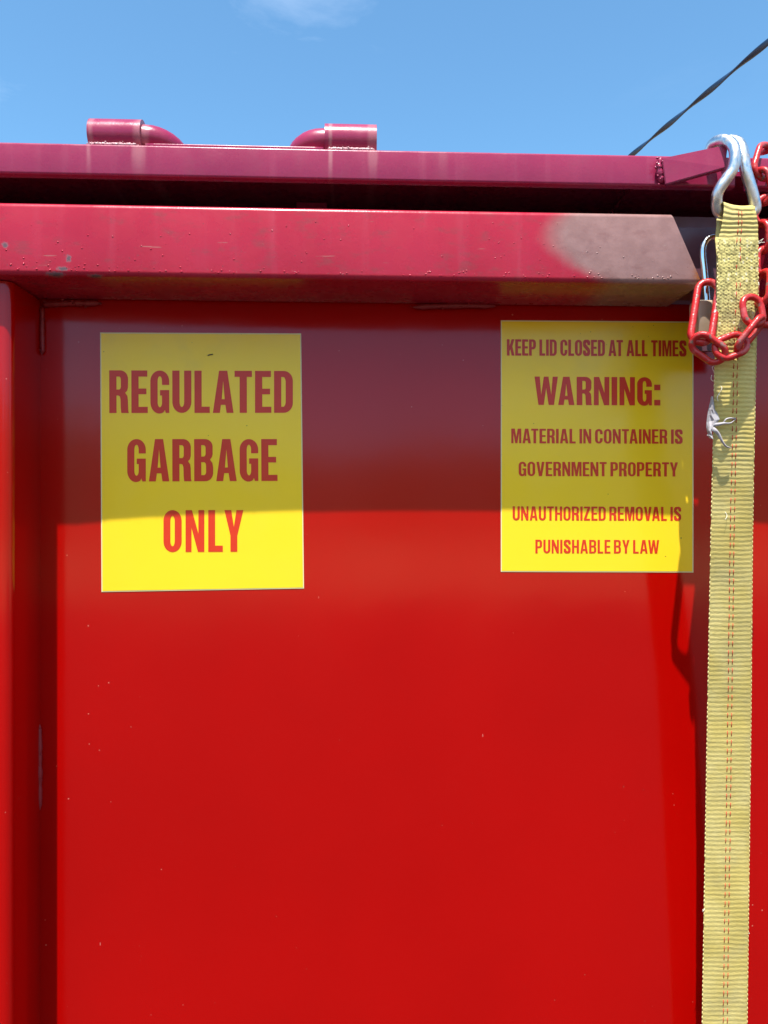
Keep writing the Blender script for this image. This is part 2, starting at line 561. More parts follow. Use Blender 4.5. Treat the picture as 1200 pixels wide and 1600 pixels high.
# ------------------------------------------------------------------ paving
bm = bmesh.new()
ring_prev = None
for rr in (0.0, 3, 10, 40, 200, 900):
    if rr == 0:
        c0 = bm.verts.new((0, 0, 0)); continue
    ring = [bm.verts.new((rr * math.cos(2 * math.pi * k / 48), rr * math.sin(2 * math.pi * k / 48), 0)) for k in range(48)]
    for k in range(48):
        if ring_prev is None:
            bm.faces.new((c0, ring[k], ring[(k + 1) % 48]))
        else:
            bm.faces.new((ring_prev[k], ring[k], ring[(k + 1) % 48], ring_prev[(k + 1) % 48]))
    ring_prev = ring
o = obj('ground', bm, m_gravel)
o['kind'] = 'structure'
bm = bmesh.new()
add_box(bm, -14, 14, -13, 9, 0.004, 0.03)
o = obj('paving', bm, m_paving)
o['kind'] = 'structure'

# unseen brown bank, added behind the camera to tint the sheet's reflections
bm = bmesh.new()
pr = None
for i in range(121):
    an = R(180 + 180 * i / 120)
    row = []
    for k, (rad, hh) in enumerate(((46, -0.2), (52, 0.55), (58, 0.9), (66, 1.0), (90, 0.9), (120, -0.2))):
        h = hh * (9.5 + 2.6 * noise.noise(Vector((i * 0.13, k * 0.4, 2))))
        row.append(bm.verts.new((rad * math.cos(an), rad * math.sin(an), max(-0.5, h))))
    if pr:
        for k in range(5):
            bm.faces.new((pr[k], pr[k + 1], row[k + 1], row[k]))
    pr = row
o = obj('reflection_bank', bm, mat_paving('reflection_brown', (0.24, 0.145, 0.065), (0.32, 0.19, 0.09)), None, True)
o['kind'] = 'structure'

# ------------------------------------------------------------------ container
DUMP = thing('dumpster', (0, 0.9, 0), 'large red steel dumpster with a hinged lid and two yellow notices on its side', 'dumpster')
X0, X1 = -2.6, X_RIGHT + 1.6
YB = 1.8
# side sheet, bowed, running up behind the top rail to the lid
bm = bmesh.new()
xs = []
x = X0
while x < X1:
    xs.append(x)
    x += 0.02 if (X_POST - 0.05 < x < X_RIGHT + 0.05) else 0.25
xs.append(X1)
zs = [0.18 + i * (1.984 - 0.18) / 70 for i in range(71)]
front = [[bm.verts.new((x, -bow(x, z), z)) for z in zs] for x in xs]
back = [[bm.verts.new((x, 0.005, z)) for z in (zs[0], zs[-1])] for x in xs]
for i in range(len(xs) - 1):
    for j in range(len(zs) - 1):
        bm.faces.new((front[i][j], front[i + 1][j], front[i + 1][j + 1], front[i][j + 1]))
    bm.faces.new((back[i][0], back[i][1], back[i + 1][1], back[i + 1][0]))
    bm.faces.new((front[i][0], back[i][0], back[i + 1][0], front[i + 1][0]))
    bm.faces.new((front[i][-1], front[i + 1][-1], back[i + 1][1], back[i][1]))
sheet = obj('side_sheet', bm, m_sheet, DUMP, True)

# other walls and floor
bm = bmesh.new(); add_box(bm, X0, X1, YB - 0.005, YB, 0.18, 1.984); obj('rear_sheet', bm, m_sheet, DUMP)
bm = bmesh.new(); add_box(bm, X0 - 0.005, X0 - 0.0005, -0.0, YB, 0.18, 1.984); obj('end_sheet', bm, m_sheet, DUMP)
bm = bmesh.new(); add_box(bm, X1 + 0.0005, X1 + 0.005, -0.0, YB, 0.18, 1.984); obj('end_sheet', bm, m_sheet, DUMP)
bm = bmesh.new(); add_box(bm, X0, X1, 0.006, YB - 0.006, 0.10, 0.178); obj('floor_pan', bm, m_inner, DUMP)
for yy in (0.35, 1.35):
    bm = bmesh.new(); add_box(bm, X0 + 0.05, X1 - 0.05, yy, yy + 0.1, 0.0305, 0.099); obj('skid', bm, m_inner, DUMP)

# shade-coloured plate closing the slot between the two lengths of rail
bm = bmesh.new()
add_box(bm, P(1035, 400, 0.07).x, P(1203, 400, 0.10).x, -0.070, -0.0205, Z_B + 0.004, Z_T - 0.003)
add_box(bm, P(1082, 400, 0.070).x, P(1203, 400, 0.10).x, -0.070, -0.064, 1.799, Z_B + 0.0036)  # added below the plate to block sun leaking past the rail end
obj('slot_plate_light_stop', bm, m_slot, DUMP)
bm = bmesh.new()
add_box(bm, X0 + 0.01, X1 - 0.01, -0.020, -0.0005, 1.875, 1.9835)
obj('rim_plate', bm, m_inner, DUMP)

# upright posts (bent channels)
D_POST = 0.086
def post(xc_right, wdt=0.10):
    bm = bmesh.new()
    r = 0.011
    pr = []
    n = 6
    x0, x1 = xc_right - wdt, xc_right
    pr.append((x1, -0.001)); 
    for k in range(n + 1):
        a = R(0 - 90 * k / n)
        pr.append((x1 - r + r * math.cos(a), -(D_POST - r) + r * math.sin(a)))
    for k in range(n + 1):
        a = R(-90 - 90 * k / n)
        pr.append((x0 + r + r * math.cos(a), -(D_POST - r) + r * math.sin(a)))
    pr.append((x0, -0.001))
    zz = [0.19 + (Z_B - 0.001 - 0.19) * i / 12 for i in range(13)]
    rows = [[bm.verts.new((px_, py_, z)) for (px_, py_) in pr] for z in zz]
    for i in range(12):
        for k in range(len(pr)):
            kk = (k + 1) % len(pr)
            bm.faces.new((rows[i][k], rows[i][kk], rows[i + 1][kk], rows[i + 1][k]))
    bm.faces.new(rows[0]); bm.faces.new(rows[-1])
    return obj('side_post', bm, m_sheet, DUMP, True)
post(X_POST)
post(X_RIGHT + 0.10)
post(X_POST - 1.15)
post(X_RIGHT + 1.35)
for o in DUMP.children:
    if o.name.startswith('side_post'):
        o.data.set_sharp_from_angle(angle=R(50))

# top rail: the long length with its slanted cut end, and the next length to the right
def x_cut(z):
    t = (z - Z_B) / (Z_T - Z_B)
    a = P(1097, 438, D_RAIL).x
    b = P(1049, 338, D_RAIL).x
    return a + (b - a) * t
prof = round_profile(-D_RAIL, -0.0015, Z_B, Z_T, 0.0062, 6)
bm = bmesh.new()
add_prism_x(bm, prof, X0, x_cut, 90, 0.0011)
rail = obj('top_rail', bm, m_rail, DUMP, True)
rail.data.set_sharp_from_angle(angle=R(55))
bm = bmesh.new()
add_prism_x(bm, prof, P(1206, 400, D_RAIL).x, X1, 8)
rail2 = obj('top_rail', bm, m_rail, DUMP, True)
rail2.data.set_sharp_from_angle(angle=R(55))

# weld spatter stuck to the rail
bm = bmesh.new()
def blob(bm, c, r, flat=0.6):
    g = bmesh.ops.create_icosphere(bm, subdivisions=1, radius=r)
    for v in g['verts']:
        v.co = Vector((v.co.x * random.uniform(0.8, 1.3), v.co.y * flat * 1.3, v.co.z * random.uniform(0.8, 1.2))) + c
for i in range(820):
    px = random.uniform(-30, 1075)
    if random.random() < 0.62:
        py = 431 + px * 0.0095 - abs(random.gauss(0, 6))
        r = random.uniform(0.0006, 0.0015)
    else:
        py = random.uniform(345, 430)
        r = random.choice((0.0005, 0.0006, 0.0007, 0.0009, 0.0013))
    if px > 1050 and py < 400:
        continue
    cpt = P(px, py, D_RAIL)
    if cpt.z < Z_B + 0.005 or cpt.z > Z_T - 0.006:
        continue
    blob(bm, cpt, r)
obj('weld_spatter', bm, m_spatter, rail, True)['kind'] = 'stuff'

# weld beads: lumpy seams
def weld(pts, r, mat, parent, seed, flat=1.0):
    path = catmull(pts, 14)
    bm = bmesh.new()
    rnd = random.Random(seed)
    rad = []
    for i in range(len(path)):
        e = min(1.0, min(i, len(path) - 1 - i) / 3 + 0.25)
        rad.append(r * e * (0.8 + 0.12 * abs(math.sin(i * 0.9 + seed)) + rnd.uniform(-0.12, 0.16) + 0.3 * max(0, noise.noise(Vector((i * 0.35, seed, 0))))))
    add_tube(bm, path, rad, 8, rfun=lambda t, a: 1 + 0.18 * noise.noise(Vector((t * 37, a * 2, seed))))
    for _ in range(int(len(path) * 0.5)):
        c = rnd.choice(path)
        blob(bm, c + Vector((rnd.uniform(-1, 1), rnd.uniform(-0.9, -0.3), rnd.uniform(-1, 1))) * r * 1.2, r * rnd.uniform(0.25, 0.5), 0.5)
    return obj('weld_bead', bm, mat, parent, True)
weld([P(66, 476, 0.003), P(110, 474, 0.004), P(158, 474, 0.003)], 0.0042, m_weld, DUMP, 1)
weld([P(645, 480, 0.008), P(700, 478, 0.008), P(775, 478, 0.008)], 0.0036, m_weld, DUMP, 2)
weld([P(66, 478, 0.003), P(66, 520, 0.003), P(67, 552, 0.003)], 0.0032, m_weld, DUMP, 3)
weld([P(62, 1132, 0.004), P(62, 1200, 0.004), P(62, 1266, 0.003)], 0.0034, m_weld, DUMP, 4)

# lid: edge bar, sheet behind it
def make_lid(xa, xb, yb, mat, lip=0.0):
    bm = bmesh.new()
    add_prism_x(bm, round_profile(-D_LID, -D_LID + 0.014, Z_L0, Z_L1, 0.0028, 4), xa, xb, 60, 0.0009)
    lid = obj('lid', bm, mat, DUMP, True)
    lid.data.set_sharp_from_angle(angle=R(50))
    bm = bmesh.new()
    add_box(bm, xa + 0.004, xb - 0.004, -D_LID + 0.0145, yb, Z_L1 - 0.008, Z_L1 - 0.003)
    if lip:
        add_box(bm, xb - 0.1, xb + lip, -D_LID + 0.02, yb, Z_L1 - 0.014, Z_L1 - 0.0085)
    for k in range(1, 6):
        xx = xa + (xb - xa) * k / 6
        add_box(bm, xx - 0.02, xx + 0.02, 0.02, yb - 0.02, Z_L0 + 0.002, Z_L1 - 0.0145)
    obj('lid_sheet', bm, m_lid, lid)
    return lid
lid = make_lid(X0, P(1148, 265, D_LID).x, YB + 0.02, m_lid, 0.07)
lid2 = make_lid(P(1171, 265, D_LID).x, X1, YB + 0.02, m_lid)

# sleeves and handle rod on the lid
def sleeve(pxa, pxb, py):
    bm = bmesh.new()
    D = 0.078
    a = P(pxa, 215, D); b = P(pxb, 215, D)
    r = 0.0198
    zc = Z_L1 + r - 0.0006
    n = 28
    ro, ri = r, r * 0.62
    ra = [[], []]; rb = [[], []]
    for k in range(n):
        an = 2 * math.pi * k / n
        for j, q in enumerate((ro, ri)):
            ra[j].append(bm.verts.new((a.x, -D + q * math.cos(an), zc + q * math.sin(an))))
            rb[j].append(bm.verts.new((b.x, -D + q * math.cos(an), zc + q * math.sin(an))))
    for k in range(n):
        kk = (k + 1) % n
        bm.faces.new((ra[0][k], ra[0][kk], rb[0][kk], rb[0][k]))
        bm.faces.new((ra[1][k], ra[1][kk], rb[1][kk], rb[1][k]))
        bm.faces.new((ra[0][k], ra[0][kk], ra[1][kk], ra[1][k]))
        bm.faces.new((rb[0][k], rb[0][kk], rb[1][kk], rb[1][k]))
    bmesh.ops.bevel(bm, geom=[e for e in bm.edges if len(e.link_faces) == 2 and e.calc_face_angle(0) > 1.2],
                    offset=0.0012, segments=2, affect='EDGES')
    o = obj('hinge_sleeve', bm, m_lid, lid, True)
    o.data.set_sharp_from_angle(angle=R(60))
    return a.x, b.x, -D, zc
sa = sleeve(144, 225, 210)
sb = sleeve(508, 588, 218)
bm = bmesh.new()
y, zc = sa[2], sa[3]
rr = 0.0148
xl, xr = sa[1], sb[0]
bend = 0.031
pts = [(sa[0] + 0.004, y, zc), (sa[1] + 0.003, y, zc)]
for k in range(1, 9):
    a = R(90 * k / 8)
    pts.append((sa[1] + 0.003 + bend * math.sin(a), y + bend * (1 - math.cos(a)), zc - 0.011 * (1 - math.cos(a))))
pts.append((pts[-1][0], y + bend + 0.16, zc - 0.012))
pts += [(pts[-1][0] + 0.03, y + bend + 0.19, zc - 0.012)]
ex = sb[0] - 0.003 - bend
pts += [(ex - 0.03, y + bend + 0.19, zc - 0.012), (ex, y + bend + 0.16, zc - 0.012)]
for k in range(8, 0, -1):
    a = R(90 * k / 8)
    pts.append((sb[0] - 0.003 - bend * math.sin(a), y + bend * (1 - math.cos(a)), zc - 0.011 * (1 - math.cos(a))))
pts += [(sb[0] - 0.003, y, zc), (sb[1] - 0.004, y, zc)]
add_tube(bm, pts, rr, 18)
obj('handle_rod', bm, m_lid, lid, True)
bm = bmesh.new()
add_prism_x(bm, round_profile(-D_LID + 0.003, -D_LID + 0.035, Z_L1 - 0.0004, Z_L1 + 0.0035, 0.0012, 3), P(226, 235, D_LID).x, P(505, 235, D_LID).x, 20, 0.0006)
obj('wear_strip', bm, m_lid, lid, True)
yw = D_LID - 0.003
for (p0, p1, sd) in ((138, 214, 11), (512, 586, 12)):
    ptsw = []
    for k in range(5):
        q = P(p0 + (p1 - p0) * k / 4, 235, yw)
        ptsw.append((q.x, -yw, Z_L1 + 0.001))
    weld(ptsw, 0.0024, m_weld_raw, lid, sd)

# welded flat bar tab that the strap hook grips
bm = bmesh.new()
fl = [(1034, 247, 0.113), (1137.5, 225.5, 0.132), (1133, 262, 0.132), (1040, 288, 0.113)]
F = [P(*q) for q in fl]
nrm = (F[1] - F[0]).cross(F[3] - F[0]).normalized()
if nrm.y > 0:
    nrm = -nrm
B = [p - nrm * 0.0095 for p in F]
vf = [bm.verts.new(p) for p in F]; vb = [bm.verts.new(p) for p in B]
bm.faces.new(vf); bm.faces.new(vb[::-1])
for k in range(4):
    bm.faces.new((vf[k], vf[(k + 1) % 4], vb[(k + 1) % 4], vb[k]))
bmesh.ops.bevel(bm, geom=bm.edges[:], offset=0.0009, segments=2, affect='EDGES')
obj('hook_tab', bm, m_lid, lid)
weld([P(1033, 247, 0.106), P(1029, 262, 0.108), P(1035, 286, 0.106)], 0.0044, m_lid, lid, 21)

# ------------------------------------------------------------------ lettering (outlines drawn here)
S_, B_ = 0.174, 0.146
def arc(cx, cy, rx, ry, a0, a1, n=9):
    return [(cx + rx * math.cos(R(a0 + (a1 - a0) * k / n)), cy + ry * math.sin(R(a0 + (a1 - a0) * k / n))) for k in range(n + 1)]
def rrect(x0, y0, x1, y1, rx, ry):
    return arc(x1 - rx, y1 - ry, rx, ry, 0, 90) + arc(x0 + rx, y1 - ry, rx, ry, 90, 180) + arc(x0 + rx, y0 + ry, rx, ry, 180, 270) + arc(x1 - rx, y0 + ry, rx, ry, 270, 360)
def stroke(path, sx, sy):
    Lf, Rg = [], []
    for i in range(len(path)):
        a = path[max(0, i - 1)]; b = path[min(len(path) - 1, i + 1)]
        tx, ty = b[0] - a[0], b[1] - a[1]
        l = math.hypot(tx, ty) or 1
        nx, ny = -ty / l, tx / l
        h = abs(nx) * sx / 2 + abs(ny) * sy / 2
        Lf.append((path[i][0] + nx * h, path[i][1] + ny * h))
        Rg.append((path[i][0] - nx * h, path[i][1] - ny * h))
    return Lf + Rg[::-1]
def glyphs(s, b):
    G = {}
    w = 0.46
    G['O'] = (w, [rrect(0, 0, w, 1, w / 2, 0.25), rrect(s, b * 0.95, w - s, 1 - b * 0.95, (w - 2 * s) / 2, 0.13)])
    w = 0.455
    G['D'] = (w, [[(0, 0)] + arc(w - 0.22, 0.24, 0.22, 0.24, -90, 0) + arc(w - 0.22, 0.76, 0.22, 0.24, 0, 90) + [(0, 1)],
                  [(s, b)] + arc(w - s - 0.06, b + 0.12, 0.06, 0.12, -90, 0) + arc(w - s - 0.06, 1 - b - 0.12, 0.06, 0.12, 0, 90) + [(s, 1 - b)]])
    w = 0.44
    G['P'] = (w, [[(0, 0), (s, 0), (s, 0.39)] + arc(w - 0.19, 0.39 + 0.2, 0.19, 0.2, -90, 0) + arc(w - 0.19, 0.8, 0.19, 0.2, 0, 90) + [(0, 1)],
                  [(s, 0.39 + b * 0.95)] + arc(w - s - 0.05, 0.39 + b + 0.07, 0.05, 0.075, -90, 0) + arc(w - s - 0.05, 1 - b - 0.07, 0.05, 0.075, 0, 90) + [(s, 1 - b)]])
    w = 0.46
    G['R'] = (w, [[(0, 0), (s, 0), (s, 0.41), (0.22, 0.41), (0.255, 0.39), (0.272, 0.33), (0.277, 0.12), (0.29, 0), (w + 0.012, 0), (w - 0.004, 0.06), (w - 0.010, 0.30), (w - 0.022, 0.40), (w - 0.075, 0.475), (w - 0.03, 0.52), (w - 0.008, 0.60)]
                  + arc(w - 0.005 - 0.19, 0.8, 0.19, 0.2, 0, 90) + [(0, 1)],
                  [(s, 0.55)] + arc(w - s - 0.055, 0.62, 0.05, 0.07, -90, 0) + arc(w - s - 0.055, 1 - b - 0.07, 0.05, 0.07, 0, 90) + [(s, 1 - b)]])
    w = 0.465
    G['B'] = (w, [[(0, 0)] + arc(w - 0.19, 0.2, 0.19, 0.2, -90, 0) + [(w, 0.33), (w - 0.018, 0.43), (w - 0.075, 0.51), (w - 0.03, 0.57), (w - 0.012, 0.64)] + arc(w - 0.202, 0.82, 0.19, 0.18, 0, 90) + [(0, 1)],
                  [(s, b)] + arc(w - s - 0.05, b + 0.08, 0.05, 0.08, -90, 0) + arc(w - s - 0.05, 0.45 - 0.08, 0.05, 0.08, 0, 90) + [(s, 0.45)],
                  [(s, 0.585)] + arc(w - s - 0.06, 0.655, 0.05, 0.07, -90, 0) + arc(w - s - 0.06, 1 - b - 0.07, 0.05, 0.07, 0, 90) + [(s, 1 - b)]])
    w = 0.455
    iw = (w - 2 * s) / 2
    G['C'] = (w, [[(w, 0.37)] + arc(w / 2, 0.25, w / 2, 0.25, 0, -180, 14) + arc(w / 2, 0.75, w / 2, 0.25, 180, 0, 14) + [(w, 0.64), (w - s, 0.64)]
                  + arc(w / 2, 0.75, iw, 0.115, 0, 180) + arc(w / 2, 0.25, iw, 0.115, 180, 360) + [(w - s, 0.37)]])
    G['G'] = (w, [[(w, 0.54), (w, 0), (w - 0.085, 0), (w - 0.105, 0.07)] + arc(w / 2 - 0.012, 0.25, w / 2 - 0.012, 0.265, -62, -180, 10)
                  + arc(w / 2, 0.75, w / 2, 0.25, 180, 0, 14) + [(w, 0.66), (w - s, 0.66)] + arc(w / 2, 0.75, iw, 0.115, 0, 180)
                  + arc(w / 2, 0.25, iw, 0.115, 180, 360) + [(w - s, 0.41), (w / 2 + 0.005, 0.41), (w / 2 + 0.005, 0.54)]])
    h = s / 2
    pth = [(w - h, 0.665)] + arc(w / 2, 0.75, w / 2 - h, 0.25 - b / 2, 0, 180, 12) + [(h + 0.004, 0.70), (h + 0.03, 0.635), (w / 2, 0.505), (w - h - 0.03, 0.375), (w - h - 0.004, 0.31)] \
        + arc(w / 2, 0.25, w / 2 - h, 0.25 - b / 2, 0, -180, 12) + [(h, 0.345)]
    G['S'] = (w, [stroke(pth, s, b)])
    w = 0.46
    G['U'] = (w, [[(0, 1)] + arc(w / 2, 0.26, w / 2, 0.26, 180, 360, 14) + [(w, 1), (w - s, 1)] + arc(w / 2, 0.26, (w - 2 * s) / 2, 0.12, 360, 180) + [(s, 1)]])
    G['A'] = (0.50, [[(0, 0), (s - 0.006, 0), (s + 0.022, 0.19), (0.50 - s - 0.022, 0.19), (0.50 - s + 0.006, 0), (0.50, 0), (0.35, 1), (0.15, 1)],
                     [(s + 0.040, 0.325), (0.50 - s - 0.040, 0.325), (0.25, 0.76)]])
    w = 0.42
    G['T'] = (w, [[(0, 1 - b), ((w - s) / 2, 1 - b), ((w - s) / 2, 0), ((w + s) / 2, 0), ((w + s) / 2, 1 - b), (w, 1 - b), (w, 1), (0, 1)]])
    w = 0.385
    G['E'] = (w, [[(0, 0), (w + 0.01, 0), (w + 0.01, b), (s, b), (s, 0.44), (w - 0.022, 0.44), (w - 0.022, 0.44 + b * 0.93), (s, 0.44 + b * 0.93), (s, 1 - b), (w, 1 - b), (w, 1), (0, 1)]])
    w = 0.37
    G['L'] = (w, [[(0, 0), (w, 0), (w, b * 1.02), (s, b * 1.02), (s, 1), (0, 1)]])
    G['I'] = (s, [[(0, 0), (s, 0), (s, 1), (0, 1)]])
    w, q = 0.475, s * 0.86
    G['N'] = (w, [[(0, 0), (q, 0), (q, 0.58), (w - q - 0.012, 0), (w, 0), (w, 1), (w - q, 1), (w - q, 0.44), (q + 0.012, 1), (0, 1)]])
    w, q = 0.60, s * 0.82
    G['M'] = (w, [[(0, 0), (q, 0), (q, 0.70), (0.30 - 0.062, 0), (0.30 + 0.062, 0), (w - q, 0.70), (w - q, 0), (w, 0), (w, 1), (0.30 + 0.088, 1), (0.30, 0.42), (0.30 - 0.088, 1), (0, 1)]])
    w, q = 0.72, s * 0.92
    G['W'] = (w, [[(0.12, 0), (0.285, 0), (0.36, 0.60), (0.435, 0), (0.60, 0), (w, 1), (w - q, 1), (0.515, 0.36), (0.43, 1), (0.29, 1), (0.205, 0.36), (q, 1), (0, 1)]])
    w = 0.48
    G['V'] = (w, [[(0.15, 0), (0.33, 0), (w, 1), (w - s, 1), (0.24, 0.32), (s, 1), (0, 1)]])
    G['Y'] = (w, [[(0.24 - s / 2, 0), (0.24 + s / 2, 0), (0.24 + s / 2, 0.39), (w, 1), (w - s, 1), (0.24, 0.60), (s, 1), (0, 1), (0.24 - s / 2, 0.39)]])
    G['K'] = (w, [[(0, 0), (s, 0), (s, 0.27), (0.232, 0.38), (w - s - 0.005, 0), (w + 0.01, 0), (0.355, 0.56), (w, 1), (w - s, 1), (s, 0.60), (s, 1), (0, 1)]])
    w = 0.46
    G['H'] = (w, [[(0, 0), (s, 0), (s, 0.43), (w - s, 0.43), (w - s, 0), (w, 0), (w, 1), (w - s, 1), (w - s, 0.43 + b), (s, 0.43 + b), (s, 1), (0, 1)]])
    w = 0.40
    G['Z'] = (w, [[(0, 0), (w, 0), (w, b), (s + 0.01, b), (w - 0.005, 1 - b), (w - 0.005, 1), (0.01, 1), (0.01, 1 - b), (w - s - 0.02, 1 - b), (0, b)]])
    G[':'] = (0.19, [[(0, 0), (0.19, 0), (0.19, 0.2), (0, 0.2)], [(0, 0.54), (0.19, 0.54), (0.19, 0.74), (0, 0.74)]])
    return G

def lettering(text, quad, parent, s=S_, b=B_, gap=0.075, space=0.23):
    """quad: photo pixels of the line's corners (TL, TR, BR, BL)"""
    G = glyphs(s, b)
    x = 0.0
    splines = []
    kern = {('A', 'T'): -0.05, ('L', 'A'): -0.0, ('T', 'A'): -0.05, ('R', 'T'): -0.01, ('L', 'Y'): -0.06, ('L', 'T'): -0.04, ('A', 'W'): -0.05, ('A', 'V'): -0.05, ('V', 'A'): -0.05, ('W', 'A'): -0.06, ('R', 'A'): -0.015, ('T', 'Y'): -0.02}
    prev = None
    for ch in text:
        if ch == ' ':
            x += space - gap; prev = None; continue
        x += kern.get((prev, ch), 0)
        wd, cs = G[ch]
        for c in cs:
            splines.append([(px + x, py) for px, py in c])
        x += wd + gap
        prev = ch
    W = x - gap
    cu = bpy.data.curves.new('lettering', 'CURVE')
    cu.dimensions = '2D'
    cu.fill_mode = 'FRONT'
    for c in splines:
        sp = cu.splines.new('POLY')
        sp.points.add(len(c) - 1)
        for k, (px, py) in enumerate(c):
            sp.points[k].co = (px, py, 0, 1)
        sp.use_cyclic_u = True
    tmp = bpy.data.objects.new('lettering_curve', cu)
    COL.objects.link(tmp)
    dg = bpy.context.evaluated_depsgraph_get()
    me = bpy.data.meshes.new_from_object(tmp.evaluated_get(dg))
    bpy.data.objects.remove(tmp)
    bpy.data.curves.remove(cu)
    TL, TR, BR, BL = quad
    for v in me.vertices:
        u, t = v.co.x / W, v.co.y
        px = (TL[0] * (1 - u) + TR[0] * u) * t + (BL[0] * (1 - u) + BR[0] * u) * (1 - t)
        py = (TL[1] * (1 - u) + TR[1] * u) * t + (BL[1] * (1 - u) + BR[1] * u) * (1 - t)
        v.co = on_sheet(px, py, 0.0011)
    me.materials.clear()
    me.materials.append(m_ink)
    me.name = 'lettering'
    o = bpy.data.objects.new('lettering', me)
    COL.objects.link(o)
    o.parent = parent
    o.matrix_parent_inverse = parent.matrix_world.inverted()
    return o

def notice(quad, label):
    TL, TR, BR, BL = quad
    c = on_sheet(sum(q[0] for q in quad) / 4, max(BL[1], BR[1]), 0.0002)
    t = thing('sticker', c, label, 'sign')
    def layer(inset, offs, off0, mat, name):
        bm = bmesh.new()
        nx, ny = 24, 28
        tl = (TL[0] + inset, TL[1] + inset); tr = (TR[0] - inset, TR[1] + inset)
        br = (BR[0] - inset, BR[1] - inset); bl = (BL[0] + inset, BL[1] - inset)
        g0, g1 = [], []
        for i in range(nx + 1):
            a0, a1 = [], []
            for j in range(ny + 1):
                u, v = i / nx, j / ny
                px = (tl[0] * (1 - u) + tr[0] * u) * (1 - v) + (bl[0] * (1 - u) + br[0] * u) * v
                py = (tl[1] * (1 - u) + tr[1] * u) * (1 - v) + (bl[1] * (1 - u) + br[1] * u) * v
                a0.append(bm.verts.new(on_sheet(px, py, offs)))
                a1.append(bm.verts.new(on_sheet(px, py, off0)))
            g0.append(a0); g1.append(a1)
        for i in range(nx):
            for j in range(ny):
                bm.faces.new((g0[i][j], g0[i + 1][j], g0[i + 1][j + 1], g0[i][j + 1]))
                bm.faces.new((g1[i][j], g1[i][j + 1], g1[i + 1][j + 1], g1[i + 1][j]))
        for i in range(nx):
            bm.faces.new((g0[i][0], g1[i][0], g1[i + 1][0], g0[i + 1][0]))
            bm.faces.new((g0[i][ny], g0[i + 1][ny], g1[i + 1][ny], g1[i][ny]))
        for j in range(ny):
            bm.faces.new((g0[0][j], g0[0][j + 1], g1[0][j + 1], g1[0][j]))
            bm.faces.new((g0[nx][j], g1[nx][j], g1[nx][j + 1], g0[nx][j + 1]))
        return obj(name, bm, mat, t, True)
    for o in (layer(0.0, 0.0005, 0.0002, m_yellow_back, 'vinyl_backing'), layer(1.6, 0.0008, 0.00052, m_vinyl, 'printed_face')):
        o.data.set_sharp_from_angle(angle=R(40))
    return t

n1 = notice(((156.5, 519.5), (470.5, 521), (475, 919.5), (158.5, 925)), 'yellow notice in red capitals reading REGULATED GARBAGE ONLY')
lettering('REGULATED', ((170.6, 578.6), (457.6, 579.6), (457.6, 645), (170.8, 645.4)), n1)
lettering('GARBAGE', ((198.8, 686), (432.6, 686), (433, 751.4), (198.8, 752.4)), n1)
lettering('ONLY', ((255.4, 797), (380.2, 797), (380.2, 862), (255.4, 862.6)), n1, gap=0.10)
bm = bmesh.new()
a, b = on_sheet(324.5, 555.5, 0.0014), on_sheet(332.5, 553.6, 0.0014)
add_tube(bm, [a, (a + b) / 2 + Vector((0, 0, 0.0004)), b], 0.0007, 6)
obj('dirt_fleck', bm, mat_plain('dark_dirt', (0.05, 0.04, 0.02), 0.8), n1)
n2 = notice(((782.5, 500.5), (1083.5, 502.5), (1083.5, 894.5), (782.5, 893.5)), 'yellow warning notice in red capitals beginning KEEP LID CLOSED AT ALL TIMES')
lettering('KEEP LID CLOSED AT ALL TIMES', ((792, 530), (1072.5, 532), (1072.5, 557), (792, 555.6)), n2, gap=0.06)
lettering('WARNING:', ((835.2, 588.3), (1031.8, 589.5), (1031.8, 633.6), (835.2, 632.6)), n2, gap=0.07)
lettering('MATERIAL IN CONTAINER IS', ((798.9, 669.6), (1066.5, 671), (1066.5, 693.4), (798.9, 692.6)), n2, s=0.158, b=0.135, gap=0.075)
lettering('GOVERNMENT PROPERTY', ((810.4, 721.4), (1059.3, 722.4), (1059.3, 744.6), (810.4, 743.8)), n2, s=0.158, b=0.135, gap=0.075)
lettering('UNAUTHORIZED REMOVAL IS', ((801, 791), (1064.3, 792), (1064.3, 813.6), (801, 813)), n2, s=0.150, b=0.13, gap=0.08)
lettering('PUNISHABLE BY LAW', ((836.5, 843.2), (1029.9, 843.8), (1029.9, 864.8), (836.5, 864.4)), n2, s=0.150, b=0.13, gap=0.085)

# ------------------------------------------------------------------ tie-down strap
def lerp_tab(tab, y):
    if y <= tab[0][0]:
        return tab[0][1:]
    for i in range(len(tab) - 1):
        a, b = tab[i], tab[i + 1]
        if y <= b[0]:
            t = (y - a[0]) / (b[0] - a[0])
            return tuple(a[k] + (b[k] - a[k]) * t for k in range(1, len(a)))
    return tab[-1][1:]
TAB = [  # photo row, left edge, right edge, distance from the sheet
    (322, 1131, 1179, 0.143), (335, 1130.5, 1182, 0.144), (352, 1128, 1184, 0.143), (374, 1122.5, 1184.5, 0.142), (400, 1121.5, 1184.8, 0.1415),
    (460, 1120.5, 1185, 0.140), (520, 1117.5, 1182.5, 0.138), (570, 1116.5, 1181.2, 0.136), (700, 1114, 1178.5, 0.125), (840, 1110.5, 1176, 0.108),
    (1130, 1105, 1173.5, 0.077), (1600, 1097, 1167.5, 0.050), (2150, 1089, 1160, 0.026), (2540, 1083.5, 1154, 0.013)]
STRAP = thing('tie_down_strap', P(1130, 1600, 0.12), 'yellow woven tie-down strap with a bent wire hook hanging from the lid tab', 'strap')
RIB = 7.0
